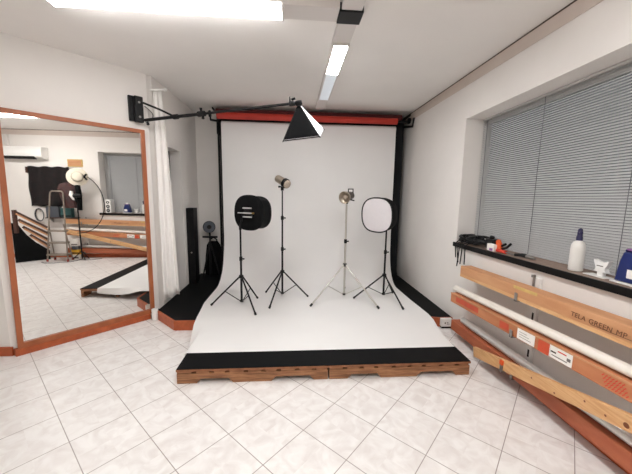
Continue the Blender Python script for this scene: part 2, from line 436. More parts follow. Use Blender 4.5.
obj('paper_roll', MB().lathe([(.02,0),(.045,0.001),(.045,2.70),(.02,2.701)], (-1.085,4.845,2.545), (1,0,0)), 'paper', bd)
# black paper hanging behind
rows = []
for z_, y_ in [(.118,4.70),(.125,4.80),(.16,4.88),(.25,4.93),(.5,4.945),(1.2,4.945),(2.66,4.945)]:
    rows.append([(-1.14+(1.79+1.14)*j/20, y_, z_) for j in range(21)])
bb = thing('black_backdrop', 'black backdrop hanging behind the white paper, showing at its edges', 'backdrop', (.3,4.94,.12))
obj('paper_sheet', MB().grid(rows), 'blackpaper', bb)
obj('paper_roll', MB().lathe([(.02,0),(.05,0.001),(.05,2.96),(.02,2.961)], (-1.17,5.0,2.69), (1,0,0)), 'blackpaper', bb)
# red roll
rr = thing('red_paper_roll', 'red paper roll spanning the top of the white backdrop', 'paper roll', (.25,4.72,2.6))
obj('roll', MB().lathe([(.02,0),(.046,.001),(.046,2.72),(.02,2.721)], (-1.125,4.72,2.638), (1,0,0)), 'red', rr)
obj('loose_edge', MB().prism([(-1.10,4.675,2.635),(-1.10,4.669,2.635),(-1.10,4.672,2.58),(-1.10,4.678,2.58)], (1.9,0,0)), 'red', rr)
obj('core', MB().tube([(1.5,4.72,2.638),(1.76,4.72,2.638)], .018), 'black', rr)
dr = tag(obj('dark_red_paper_roll', MB().lathe([(.02,0),(.045,.001),(.045,2.86),(.02,2.861)], (-1.16,4.83,2.72), (1,0,0)), 'darkred', at=(.25,4.83,2.72)),
    'dark red paper roll just under the ceiling behind the red roll', 'paper roll')
# wall supports carrying the rolls
def roll_support(x, label, g=.05):
    o = thing('backdrop_support', label, 'support', (x,5.2,.12), 'posts carrying the backdrop rolls')
    obj('post', MB().tube([(x,5.12,ST),(x,5.12,2.76)], .017), 'black', o)
    obj('hook_arm', MB().beam((x,5.10,2.64),(x,4.66,2.56), .016, .03), 'black', o)
    obj('hook_arm', MB().beam((x,5.10,2.75),(x,4.78,2.755), .014, .025), 'black', o)
    obj('hook_tip', MB().beam((x,4.665,2.555),(x,4.62,2.68), .016, .02,(1,0,0)), 'black', o)
    obj('wall_plate', MB().box((x-.03,5.13,2.45),(x+.03,5.249,2.77)), 'black', o)
    k = -1
    obj('chain_wheel', MB().lathe([(.03,0),(.045,.004),(.045,.03),(.03,.034)], (x+k*.012,4.74,2.66), (k,0,0)), 'black', o)
roll_support(-1.20, 'black post and hooks at the left end of the backdrop rolls')
roll_support(1.823, 'black post and hooks at the right end of the backdrop rolls by the window wall')

# ------------------------------------------------------------------ light stands
def stand(name, label, c, feet, zh, ztop, collars, mtl, zb=.15, rl=.010, rp_=.0135):
    fz = .1235
    o = thing(name, label, 'light stand', (c[0],c[1],fz), 'light stands on the white paper')
    x, y = c
    zc = collars[0] if collars else zh+.1
    obj('lower_pole', MB().tube([(x,y,zb),(x,y,zc)], rp_), mtl, o)
    zs = list(collars)+[ztop]
    for i,(a_,b_) in enumerate(zip(zs, zs[1:])):
        obj('upper_pole', MB().tube([(x,y,a_-.02),(x,y,b_)], rp_-.0022*(i+1)), mtl, o)
    obj('hub', MB().lathe([(.016,-.025),(.028,-.018),(.028,.012),(.018,.02)], (x,y,zh)), 'black', o)
    obj('lower_collar', MB().lathe([(.015,-.012),(.022,-.01),(.022,.012),(.015,.014)], (x,y,zb+.005)), 'black', o)
    for z_ in collars:
        cl = obj('collar', MB().lathe([(.014,-.028),(.02,-.024),(.02,.022),(.013,.028)], (x,y,z_)), 'black', o)
        obj('knob', MB().tube([(x+.015,y-.005,z_),(x+.042,y-.012,z_)], [.006,.011]), 'black', cl)
    for f in feet:
        h = V((x,y,zh-.004)); fp = V((f[0],f[1],fz+.012)); d = V((fp.x-x,fp.y-y,0)).normalized()*.02
        lg = obj('leg', MB().tube([h+d, fp], rl), mtl, o)
        obj('foot', MB().tube([lerp(h+d,fp,.955), fp+ (fp-h).normalized()*.004], rl+.0035), 'black', lg)
        obj('brace', MB().tube([V((x,y,zb+.005))+d*.8, lerp(h+d,fp,.52)], .0055, 8), mtl, o)
    return o

def squircle(c, ax, size, up=V((0,0,1)), nn=48, e=2.55):
    ax = V(ax).normalized(); sx = up.cross(ax).normalized(); sy = ax.cross(sx)
    r = []
    for k in range(nn):
        a_ = 2*math.pi*k/nn; ca, sa = math.cos(a_), math.sin(a_)
        rr_ = (abs(ca)**e+abs(sa)**e)**(-1/e)
        r.append(V(c)+sx*(rr_*ca*size/2)+sy*(rr_*sa*size/2))
    return r

# stand with the softbox seen from behind (left)
stand('light_stand', 'black tripod light stand leftmost on the paper, under the black backed softbox', (-.642,3.71), [(-1.0,3.63),(-.463,3.87),(-.42,3.31)], .475, 1.06, [.70], 'black')
s1 = thing('softbox', 'rounded black softbox seen from behind with three silver bars', 'softbox', (-.642,3.71,1.06), 'rounded softboxes on stands')
bc = V((-.535,3.66,1.273)); ax = V((.47,.88,-.02)).normalized()
obj('shell', MB().loft([squircle(bc-ax*.02, ax, .34), squircle(bc-ax*.01, ax, .40), squircle(bc+ax*.01, ax, .43), squircle(bc+ax*.09, ax, .40), squircle(bc+ax*.19, ax, .39)]), 'blackfab', s1)
obj('front_rim', MB().tube(squircle(bc+ax*.195, ax, .39), .009, 8, closed=True), 'black', s1)
obj('diffuser', MB().loft([squircle(bc+ax*.192, ax, .38), squircle(bc+ax*.198, ax, .378)]), 'diff', s1)
sx = V((0,0,1)).cross(ax).normalized()*-1
if sx.x < 0: sx = -sx
br = obj('speedlight_bracket', MB().box((-.05,-.035,-.05),(.05,0,.05), Matrix.Translation(bc-ax*.022+sx*.03)@Matrix.Rotation(math.atan2(ax.y,ax.x)-math.pi/2,4,'Z')), 'black', s1)
for k, z_ in enumerate((.058, .0, -.046)):
    q = bc-ax*.062+V((0,0,z_))+sx*.03
    obj('silver_bar', MB().tube([q-sx*.062, q+sx*.062], .0085, 10), 'chrome', br)
q = bc-ax*.07+sx*.03
obj('lever', MB().tube([q-sx*.13, q-sx*.06], .006, 8), 'chrome', br)
obj('lock_knob', MB().tube([q+sx*.075, q+sx*.10], [.010,.012]), 'brass', br)
obj('stand_mount', MB().tube([(-.642,3.71,1.062),(-.642,3.71,1.10)], .017).tube([(-.642,3.705,1.09),(-.60,3.64,1.26)], .012).tube([(-.60,3.64,1.26), bc-ax*.04], .012), 'black', s1)

# stand with the silver flash head aimed down-right
stand('light_stand', 'black tripod light stand behind left of the silver one, carrying a tilted flash', (-.14,4.0), [(-.373,4.11),(.209,3.905),(-.278,3.51)], .46, 1.545, [.77,1.19], 'black')
def flash(label, base, c, ax, L_, r0, handle=False):
    o = thing('flash_head', label, 'flash head', base, 'silver flash heads on stands')
    ax = V(ax).normalized(); c = V(c)
    if handle: r0 *= .72
    bo = obj('body', MB().lathe([(r0*.55,0),(r0*.86,.006),(r0*.9,.02),(r0*.9,L_*.62)], c-ax*L_*.5, ax, 28), 'champ' if not handle else 'lampgrey', o)
    obj('back_plate', MB().lathe([(.001,-.006),(r0*.7,-.006),(r0*.72,.004)], c-ax*L_*.5, ax, 28), 'lampgrey' if handle else 'champ', bo)
    if not handle: obj('ring', MB().lathe([(r0*.92,L_*.60),(r0*1.12,L_*.61),(r0*1.15,L_*.79),(r0*1.05,L_*.80)], c-ax*L_*.5, ax, 28), 'black' if not handle else 'champ', o)
    if handle:
        r1 = r0/.72
        obj('reflector', MB().lathe([(r0,L_*.62),(r1*.98,L_*.80),(r1*1.03,L_*.92),(r1*.99,L_*.925),(r1*.9,L_*.86),(r1*.45,L_*.72),(0,L_*.71)], c-ax*L_*.5, ax, 32), 'champ', o)
        obj('lamp_dome', MB().lathe([(r1*.42,L_*.725),(r1*.40,L_*.80),(r1*.28,L_*.86),(0,L_*.88)], c-ax*L_*.5, ax, 24), 'lampglass', o)
    else:
        pr = [(r0*1.0,L_*.80)]
        for i in range(8): a_ = i/7*math.pi/2; pr.append((max(1e-7,r0*1.0*math.cos(a_)) if i<7 else 0, L_*.86+r0*.55*math.sin(a_)))
        obj('lamp_dome', MB().lathe(pr, c-ax*L_*.5, ax, 28), 'lampglass', o)
    b0 = V(base)
    obj('yoke', MB().lathe([(.012,0),(.02,.004),(.02,.045),(.012,.05)], b0).tube([b0+V((0,0,.04)), c-V((0,0,r0*.85))], .012), 'black', o)
    obj('tilt_knob', MB().tube([b0+V((-.012,-.01,.05)), b0+V((-.05,-.02,.05))], [.008,.014]), 'black', o)
    return o, ax, c
flash('silver flash head with a black ring tilted down to the right', (-.14,4.0,1.547), (-.130,3.99,1.662), (.62,-.50,-.38), .225, .056)

# silver stand
stand('light_stand', 'silver tripod light stand in the middle of the four', (.705,3.93), [(.223,3.557),(1.055,3.445),(.77,4.26)], .57, 1.385, [.89], 'silver', rl=.011, rp_=.0145)
fo, ax, c = flash('round silver flash head with a black handle on the silver stand', (.705,3.93,1.387), (.712,3.91,1.484), (-.58,-.80,-.14), .23, .078, True)
up = V((0,0,1)); bk = c-ax*.09; sd = ax.cross(up).normalized()
obj('handle', MB().tube([bk-sd*.034+up*.03, bk-sd*.034+up*.086, bk+sd*.034+up*.086, bk+sd*.034+up*.03], .009), 'black', fo)
obj('side_lever', MB().tube([c+V((.02,-.0,-.035)), c+V((.085,-.03,-.052))], .008), 'black', fo)

# stand with the softbox facing the camera (right)
stand('light_stand', 'black tripod light stand rightmost on the paper, under the pale faced softbox', (1.255,3.92), [(.818,3.826),(1.35,3.416),(1.424,4.03)], .425, 1.06, [.745], 'black')
s2 = thing('softbox', 'rounded softbox with pale diffuser and black rim turned towards the room', 'softbox', (1.255,3.92,1.06), 'rounded softboxes on stands')
ax = V((-.72,-.69,-.05)).normalized(); fc = V((1.085,3.83,1.25))
obj('shell', MB().loft([squircle(fc-ax*.01, ax, .445), squircle(fc-ax*.12, ax, .44), squircle(fc-ax*.18, ax, .41), squircle(fc-ax*.20, ax, .30)]), 'blackfab', s2)
obj('front_rim', MB().tube(squircle(fc, ax, .448, nn=48), .0085, 8, closed=True), 'black', s2)
obj('diffuser', MB().loft([squircle(fc-ax*.009, ax, .438), squircle(fc-ax*.002, ax, .436), squircle(fc+ax*.004, ax, .3)]), 'diff', s2)
obj('stand_mount', MB().tube([(1.255,3.92,1.062),(1.255,3.92,1.10)], .016).tube([(1.255,3.92,1.10),(1.27,3.97,1.22)], .012).tube([(1.27,3.97,1.22), fc-ax*.195], .02), 'black', s2)

# ------------------------------------------------------------------ wall boom arm with pyramid softbox
bm = thing('wall_boom_arm', 'black boom arm on a wall bracket above the mirror', 'boom arm', mp(-.05,2.25))
def mbx(s0,s1_,z0,z1,o0,o1): return MB().prism([mp(s0,z0,o0),mp(s1_,z0,o0),mp(s1_,z1,o0),mp(s0,z1,o0)], n*(o1-o0))
obj('wall_plate', mbx(-.115,-.02,2.265,2.53,-.0295,.0), 'black', bm, bevel=.006)
obj('front_plate', mbx(-.072,.012,2.255,2.525,.0005,.055), 'black', bm, bevel=.008)
for z_ in (2.31,2.46): obj('bolt', MB().lathe([(.012,0),(.012,.006),(.004,.01)], mp(-.03,z_,.054), n, 12), 'steel', bm)
a0 = mp(.02,2.285,.05); tip = V((-.013,3.0,2.352)); a1 = mp(.015,2.465,.05)
k = .42; j = lerp(a0,tip,k)
obj('boom_tube', MB().tube([a0, j+ (tip-a0).normalized()*.05], .017), 'black', bm)
obj('boom_extension', MB().tube([j, tip], .0125), 'black', bm)
obj('strut', MB().tube([a1, lerp(a1,lerp(a0,tip,.23),.5)+V((0,0,.006)), lerp(a0,tip,.23)], .011), 'black', bm)
obj('strut_clamp', MB().lathe([(.02,-.03),(.026,-.026),(.026,.026),(.02,.03)], lerp(a0,tip,.235), tip-a0, 16), 'black', bm)
cl = obj('joint_clamp', MB().lathe([(.02,-.045),(.027,-.04),(.027,.04),(.02,.045)], j, tip-a0, 16), 'black', bm)
obj('knob', MB().tube([j+V((0,-.01,.02)), j+V((0,-.02,.055))], [.008,.015]), 'black', cl)
obj('knob', MB().tube([j+V((.02,-.01,-.02)), j+V((.02,-.02,-.05))], [.008,.015]), 'black', cl)
cb = []
for i in range(15):
    k = i/14; p = lerp(mp(.02,2.43,.06), mp(.02,2.255,.06), k) + t*.075*math.sin(k*math.pi) + n*.02*math.sin(k*math.pi)
    cb.append(p)
obj('hanging_cable', MB().tube(cb, .004, 6), 'black', bm)
obj('cable_end', MB().lathe([(.008,0),(.016,.006),(.014,.03),(.006,.035)], mp(.045,2.235,.06)), 'black', bm)
hd = obj('tip_clamp', MB().lathe([(.015,-.03),(.022,-.025),(.022,.025),(.015,.03)], tip, tip-a0, 14).tube([tip+V((-.02,-.01,0)), tip+V((-.02,-.01,.06))], .007).tube([tip, tip+V((.05,.0,.012))], .012), 'black', bm)
obj('knob', MB().tube([tip+V((-.005,-.015,.03)), tip+V((.03,-.015,.045))], .011), 'black', hd)
ps = thing('pyramid_softbox', 'black pyramid softbox with one white side hanging from the boom arm', 'softbox', (.07,3.04,2.36))
ap = V((.05,3.015,2.362)); Ac, Bc = V((-.098,2.985,2.0)), V((.256,2.98,2.05)); Cc = V((.326,3.30,2.19)); Dc = Ac+(Cc-Bc)
def curve_face(p, a_, b_, bulge):
    rows = []
    for i in range(9):
        k = .06+.94*i/8
        l, r_ = lerp(p,a_,k), lerp(p,b_,k)
        rows.append([lerp(l,r_,u/6) for u in range(7)])
    return rows
blk = MB()
for a_, b_ in ((Ac,Bc),(Cc,Dc),(Dc,Ac)): blk.grid(curve_face(ap,a_,b_,0))
obj('black_cover', blk, 'blackfab', ps, solid=.004)
obj('white_side', MB().grid(curve_face(ap,Bc,Cc,0)), 'softwhite', ps, solid=.003)
cen = (Ac+Cc)/2
obj('diffuser', MB().prism([lerp(x,cen,.02)+(ap-cen).normalized()*.01 for x in (Ac,Bc,Cc,Dc)], (ap-cen).normalized()*.003), 'diff', ps)
for x in (Ac,Bc,Cc,Dc): obj('corner_rod', MB().tube([lerp(ap,x,.05), lerp(ap,x,1.015)], .0048, 8), 'black', ps)
obj('speed_ring', MB().lathe([(.02,-.01),(.034,-.006),(.034,.03),(.02,.034)], ap-(ap-cen).normalized()*.01, ap-cen, 18), 'black', ps)

# ------------------------------------------------------------------ dark corner: tall case and lamp on a stand
cs = thing('tall_case', 'tall narrow black case standing in the corner behind the curtain', 'case', (-1.54,4.71,ST))
obj('body', MB().box((-1.595,4.62,ST),(-1.485,4.80,1.275)), 'black', cs, bevel=.006)
obj('latch', MB().lathe([(.012,0),(.012,.008),(.005,.01)], (-1.535,4.62,.60), (0,-1,0), 14), 'steel', cs)
ls = thing('corner_lamp_stand', 'short black tripod with a crossbar in the dark corner beside the tall case', 'light stand', (-1.36,5.0,ST))
x0, y0 = -1.36, 5.0
obj('pole', MB().tube([(x0,y0,ST+.05),(x0,y0,.86)], .014), 'black', ls)
obj('crossbar', MB().tube([(-1.47,y0-.015,.79),(-1.235,y0-.015,.79)], .016), 'black', ls)
for f in ((-1.46,4.87),(-1.21,4.97),(-1.40,5.085)): obj('leg', MB().tube([(x0,y0,.72),(f[0],f[1],ST+.01)], .011), 'black', ls)
cl_ = thing('round_lamp', 'small round lamp head with a grey face on the short black tripod', 'lamp', (x0,y0,.862))
obj('shell', MB().lathe([(.03,-.09),(.06,-.08),(.098,.0),(.098,.02),(.09,.02)], (x0,y0-.02,.955), (.25,-1,0), 28), 'black', cl_)
obj('face', MB().lathe([(.001,.018),(.088,.018),(.088,.022),(.001,.022)], (x0,y0-.02,.955), (.25,-1,0), 28), 'greybox', cl_)
obj('inner_hub', MB().lathe([(.03,.022),(.036,.026),(.03,.036)], (x0,y0-.02,.955), (.25,-1,0), 20), 'black', cl_)

bg_ = thing('corner_shade_bag', 'dark bag form added to deepen the shade in the corner behind the short tripod', 'bag', (-1.33,5.17,ST))  # dark shape added to darken the shaded corner
rings = []
for z_, a_, b_ in ((ST+.001,.15,.06),(ST+.03,.165,.07),(ST+.3,.15,.065),(ST+.52,.12,.055),(ST+.58,.08,.035)):
    rings.append([V((-1.35+.9*a_*math.cos(q*math.pi/12)*(1+.06*math.sin(q*2.1)), 5.175+b_*math.sin(q*math.pi/12), z_)) for q in range(24)])
obj('body', MB().loft(rings), 'blackfab', bg_)
obj('carry_strap', MB().tube([(-1.40,5.12,ST+.5),(-1.39,5.10,ST+.62),(-1.33,5.10,ST+.66),(-1.28,5.11,ST+.62),(-1.27,5.12,ST+.5)], .012), 'blackfab', bg_)

# white label box on the right end of the step
sbx = thing('step_end_box', 'white socket box on the terracotta step edge near the long boxes', 'socket box', (1.77,3.16,0))
obj('body', MB().box((1.705,3.142,.022),(1.832,3.19,.112)), 'white', sbx, bevel=.004)
obj('shadow_block', MB().box((1.715,3.146,0),(1.825,3.19,.0215)), 'black', sbx)  # black block in place of the shadow under the white box
pk = obj('print', MB().box((1.74,3.1405,.055),(1.755,3.142,.075)), 'greyink', sbx)
obj('print', MB().box((1.765,3.1405,.05),(1.80,3.142,.057)).box((1.765,3.1405,.066),(1.785,3.142,.074)), 'greyink', sbx)

# ------------------------------------------------------------------ wall racks, long boxes, rolls, plank
def rack(y, label):
    o = thing('wall_bracket', label, 'bracket', (XR-.02,y,.2), 'brackets holding the long boxes')
    obj('upright', MB().box((XR-.022,y-.03,.10),(XR-.001,y+.03,.905)), 'white', o, bevel=.003)
    kb = (2.82-y)/2.55
    for z_, dpt, up_ in ((.711+.078*kb,.186-.02*kb,.055),(.401+.133*(2.945-y)/2.665,.196-.03*kb,.05),(.077+.05*(2.98-y)/2.74,.146,.04)):
        obj('hook', MB().box((XR-dpt,y-.013,z_-.010),(XR-.0225,y+.013,z_-.001)).box((XR-dpt,y-.013,z_-.010),(XR-dpt+.006,y+.013,z_+up_)), 'steel', o)
    for z_ in (.60,.30):
        s = obj('slot', MB().box((XR-.0235,y-.008,z_-.03),(XR-.0222,y+.008,z_+.03)), 'black', o)
    obj('top_hook', MB().box((XR-.034,y+.014,.835),(XR-.0225,y+.026,.925)).box((XR-.05,y+.014,.905),(XR-.0225,y+.026,.925)), 'steel', o)
    return o
rack(2.06, 'metal wall bracket holding the long boxes below the spray bottle')
rack(.62, 'metal wall bracket nearest the ladder, seen in the mirror')
def longbox(p, q, wd, h, m, par, name='box_body'):      # p, q: bottom front edge ends (front faces -x)
    p, q = V(p), V(q)
    return obj(name, MB().prism([p, p+V((wd,0,0)), p+V((wd,0,h)), p+V((0,0,h))], q-p), m, par, bevel=.004)
def on_front(p, q, y, dz, off=.002):
    k = (y-p[1])/(q[1]-p[1]); a_ = lerp(p,q,k); return V((a_.x-off, y, a_.z+dz))
def patch(name, p, q, y0, y1, z0, z1, m, par, off=.0012, th=.0012):
    pts = [on_front(p,q,y0,z0,off), on_front(p,q,y1,z0,off), on_front(p,q,y1,z1,off), on_front(p,q,y0,z1,off)]
    return obj(name, MB().prism(pts, (-th,0,0)), m, par)
# box 1
p1, q1 = (1.682,2.82,.712), (1.712,.27,.79)
bx1 = thing('long_cardboard_box', 'long tan cardboard box uppermost on the wall brackets, with handwritten lettering', 'box', (1.75,1.55,.75), 'long boxes on the wall brackets')
longbox(p1, q1, .11, .108, 'card', bx1)
patch('lower_strip', p1, q1, 2.815, .275, .0, .026, 'pine', bx1)
patch('yellow_tape', p1, q1, 2.10, 1.88, .084, .106, 'yellow', bx1)
cu_ = bpy.data.curves.new('lettering','FONT'); cu_.body = 'TELA GREEN MP'; cu_.size = .041; cu_.extrude = .0004; cu_.space_character = 1.05
cu_.materials.append(M['pen']); cu_.shear = .12; cu_.space_word = 1.3
tx = bpy.data.objects.new('lettering', cu_); col.objects.link(tx); tx.parent = bx1; tx['label'] = 'dark handwritten lettering'
pt = on_front(p1,q1,1.625,.046,.0015)
tm = bpy.data.meshes.new_from_object(tx.evaluated_get(bpy.context.evaluated_depsgraph_get()))
bpy.data.objects.remove(tx); tx = bpy.data.objects.new('lettering', tm); col.objects.link(tx); tx.parent = bx1; tx['label'] = 'dark handwritten lettering'
if not tm.materials: tm.materials.append(M['pen'])
tx.matrix_local = Matrix.Translation(pt-bx1.location)@Matrix(((0,0,-1,0),(-1,.0,0,0),(.03,1,0,0),(0,0,0,1)))
obj('underline', MB().prism([on_front(p1,q1,1.50,.038), on_front(p1,q1,1.25,.038), on_front(p1,q1,1.25,.040), on_front(p1,q1,1.50,.040)], (-.0004,0,0)), 'ink', bx1)
# box 2 and its white roll
p2, q2 = (1.675,2.945,.402), (1.712,.28,.535)
bx2 = thing('long_cardboard_box', 'long reddish cardboard box in the middle of the brackets, with white labels and red print', 'box', (1.75,1.6,.45), 'long boxes on the wall brackets')
longbox(p2, q2, .10, .098, 'card2', bx2)
patch('top_flap', p2, q2, 2.94, .285, .090, .102, 'card', bx2, th=.004)
patch('red_tape', p2, q2, 2.84, 2.48, .03, .078, 'tape', bx2)
patch('red_tape', p2, q2, 2.20, 2.10, .02, .075, 'tape', bx2)
patch('red_tape', p2, q2, 1.82, 1.72, .005, .085, 'tape', bx2)
l1 = patch('paper_label', p2, q2, 2.01, 1.85, .008, .092, 'label', bx2)
for k in range(3): patch('print', p2, q2, 1.99, 1.88+.02*k, .028+.018*k, .031+.018*k, 'greyink', l1, .0026, .0004)
l2 = patch('paper_label', p2, q2, 1.73, 1.57, .006, .090, 'label', bx2)
patch('print', p2, q2, 1.67, 1.61, .064, .072, 'redink', l2, .0026, .0004)
patch('print', p2, q2, 1.72, 1.68, .044, .054, 'ink', l2, .0026, .0004)
patch('print', p2, q2, 1.71, 1.60, .024, .030, 'greyink', l2, .0026, .0004)
patch('print', p2, q2, 1.605, 1.58, .036, .056, 'greyink', l2, .0026, .0004)
rd = MB()
for k in range(4):
    for jn in range(7):
        yy = 1.40-.017*jn-.008*k; zz = .072-.017*k
        if yy < 1.26: continue
        a_, b_ = on_front(p2,q2,yy,zz-.006,.0016), on_front(p2,q2,yy-.011,zz+.006,.0016)
        rd.beam(a_, b_, .005, .0008, (1,0,0))
obj('red_print', rd, 'redink', bx2)
tag(obj('white_paper_roll', MB().lathe([(.014,0),(.030,.001),(.031,.004),(.031,2.62),(.03,2.625),(.014,2.626)], (1.725,2.95,.542), (.03,-2.62,.128), 24), 'roll', at=(1.73,1.6,.56)),
    'long white paper roll lying on the middle cardboard box', 'paper roll')
# low box, silver tube, plank
p3, q3 = (1.722,2.98,.078), (1.728,.24,.128)
bx3 = thing('long_cardboard_box', 'long dark brown box lowest on the wall, just above the floor', 'box', (1.78,1.6,.1), 'long boxes on the wall brackets')
longbox(p3, q3, .10, .105, 'card3', bx3)
tag(obj('silver_tube', MB().lathe([(.022,0),(.034,.001),(.034,2.55),(.022,2.551)], (1.772,2.84,.232), (.0,-2.55,.045), 20), 'alu', at=(1.77,1.6,.23)),
    'long silver metal tube lying on the lowest brown box', 'tube')
pk = thing('pine_plank', 'bare pine plank leaning lengthwise across the lower boxes', 'plank', (1.65,2.42,.06))
pa, pb = V((1.642,2.43,.066)), V((1.668,.28,.585))
dd = (pb-pa).normalized(); upv = V((0,-dd.z,dd.y)) if dd.y > 0 else V((0,dd.z,-dd.y))
obj('board', MB().prism([pa, pa+V((.028,0,0)), pa+V((.028,0,0))+upv*.088, pa+upv*.088], pb-pa), 'pine', pk, bevel=.003)
for k_, h_ in ((.30,.05),(.38,.02),(.47,.055),(.52,.03)):
    pz = lerp(pa,pb,k_)+upv*h_
    obj('knot', MB().lathe([(.006,0),(.006,.0006),(.003,.0008)], pz+V((-.0003,0,0)), (-1,0,0), 12), 'knot', pk)
kz = lerp(pa,pb,.565)+upv*.03
obj('dark_ring', MB().lathe([(.014,0),(.014,.001),(.008,.0015)], kz, (-1,0,0), 16), 'knot', pk)
ck = lerp(pa,pb,.165)
cp_ = thing('orange_clip', 'orange tipped clip gripping the pine plank', 'clip', ck)
obj('jaw', MB().prism([ck+V((-.012,.012,-.012)), ck+V((-.012,-.012,-.012)), ck+V((-.012,-.012,.06)), ck+V((-.012,.012,.06))], (.011,0,0)), 'steel', cp_)
obj('grip', MB().prism([ck+V((-.016,.014,.05)), ck+V((-.016,-.014,.05)), ck+V((-.016,-.014,.085)), ck+V((-.016,.014,.085))], (.0155,0,0)), 'orange', cp_)

# ------------------------------------------------------------------ things on the sill
zs = SZ+.0015
zs = zsill(3.02)
cb = thing('cable_bundle', 'tangle of black cables heaped at the far end of the window sill', 'cables', (1.92,3.02,zs))
def coil(cx, cy, r, z0, turns, tilt, rad=.014):
    pts = []
    for i in range(int(turns*16)):
        a_ = i*2*math.pi/16; rr_ = r*(1+.15*math.sin(a_*.7+cx*30))
        pts.append((cx+rr_*.62*math.cos(a_), cy+rr_*math.sin(a_), z0+rad+ i/(turns*16)*.06 + .015*math.sin(a_*1.3+tilt)+.015))
    return MB().tube(pts, rad, 7)
for cx, cy, r, tr in ((1.91,3.13,.085,3.4),(1.92,3.0,.09,3.8),(1.925,2.89,.085,3.4),(1.91,3.07,.05,3.6),(1.92,2.95,.055,3.6)):
    obj('cable_coil', coil(cx,cy,r,zs,tr,cy*5), 'black', cb)
for (ya, xa, ln, sw) in ((3.17,1.815,.16,-.03),(3.11,1.80,.20,-.05),(3.08,1.812,.25,.02),(3.01,1.80,.21,.01),(2.97,1.81,.20,-.01)):
    pts = [(1.88,ya-.03,zs+.03),(1.84,ya-.01,zs+.025),(xa+.01,ya,zs+.012),(xa-.008,ya,zs-.03),(xa-.008,ya+sw*.5,zs-ln*.6),(xa-.01,ya+sw,zs-ln)]
    obj('hanging_cable', MB().tube(pts, .006, 6), 'black', cb)
zs = zsill(2.75)
gr = thing('black_adapter', 'black power adapter between the cable tangle and the white box', 'adapter', (1.93,2.82,zs))
obj('body', MB().box((1.90,2.69,zs),(1.99,2.80,zs+.10)), 'black', gr, bevel=.01)
obj('plug', MB().tube([(1.93,2.75,zs+.09),(1.93,2.74,zs+.125)], .022), 'black', gr)
zs = zsill(2.65)
wb = thing('small_carton', 'small white and pink carton on the sill beside the black adapter', 'carton', (1.885,2.72,zs))
obj('body', MB().box((1.855,2.60,zs),(1.895,2.70,zs+.065)), 'label', wb, bevel=.003)
obj('printed_band', MB().box((1.854,2.615,zs+.005),(1.8552,2.66,zs+.028)), 'purple', wb)
zs = zsill(2.58)
og = thing('orange_clamp', 'orange spring clamp standing by the white carton on the sill', 'clamp', (1.90,2.585,zs))
obj('jaw', MB().prism([(1.885,2.610,zs),(1.885,2.555,zs),(1.885,2.565,zs+.07),(1.885,2.600,zs+.115),(1.885,2.625,zs+.10)], (.03,0,0)), 'orange', og, bevel=.004)
obj('handle', MB().tube([(1.905,2.555,zs+.035),(1.905,2.500,zs+.055),(1.905,2.455,zs+.095)], .011).tube([(1.905,2.565,zs+.06),(1.905,2.515,zs+.085)], .01), 'black', og)
zs = zsill(2.38)
tl = thing('screwdriver', 'thin dark screwdriver with red handle lying on the sill', 'screwdriver', (1.88,2.45,zs))
obj('handle', MB().tube([(1.875,2.58,zs+.016),(1.88,2.47,zs+.016)], .015), 'redink', tl)
obj('shaft', MB().tube([(1.88,2.47,zs+.016),(1.885,2.37,zs+.010)], .006), 'steel', tl)
zs = zsill(2.24)
tk = thing('small_pliers', 'small dark pliers lying on the sill towards the spray bottle', 'pliers', (1.9,2.3,zs))
obj('handle', MB().tube([(1.88,2.36,zs+.015),(1.895,2.30,zs+.022),(1.91,2.27,zs+.018)], .013), 'black', tk)
obj('handle', MB().tube([(1.94,2.36,zs+.015),(1.925,2.30,zs+.022),(1.91,2.27,zs+.018)], .013), 'black', tk)
obj('jaw', MB().tube([(1.91,2.27,zs+.018),(1.915,2.19,zs+.016)], [.016,.008]), 'steel', tk)
# spray bottle
zs = zsill(1.8)
bo = thing('spray_bottle', 'tall frosted white bottle with dark nozzle cap on the sill', 'bottle', (1.93,1.845,zs))
obj('body', MB().lathe([(.036,0),(.041,.004),(.041,.15),(.039,.175),(.030,.196),(.018,.205),(.016,.212)], (1.93,1.862,zs)), 'offwhite', bo)
obj('cap', MB().lathe([(.018,.208),(.018,.232),(.015,.238),(.015,.262),(.012,.284),(.004,.29)], (1.93,1.862,zs)).tube([(1.93,1.862,zs+.27),(1.915,1.838,zs+.262)], [.013,.009]), 'navy', bo)
# white stand
zs = zsill(1.64)
wh = thing('white_holder', 'small white plastic stand with flared top between bottle and blue pack', 'stand', (1.93,1.72,zs))
obj('foot', MB().box((1.895,1.64,zs),(1.965,1.775,zs+.006)), 'white', wh, bevel=.002)
obj('stem', MB().box((1.918,1.67,zs+.006),(1.942,1.705,zs+.034)), 'white', wh)
pf = [(1.688+(a_-1.715)*.8,b_) for a_,b_ in [(1.665,.034),(1.765,.034),(1.755,.044),(1.75,.058),(1.765,.085),(1.772,.108),(1.745,.098),(1.715,.094),(1.685,.098),(1.655,.108),(1.662,.085),(1.68,.058),(1.675,.044)]]
obj('cradle', MB().prism([(1.915,a_,zs+b_) for a_,b_ in pf], (.03,0,0)), 'white', wh)
obj('lettering', MB().box((1.9138,1.67,zs+.068),(1.9148,1.71,zs+.074)), 'greyink', wh)
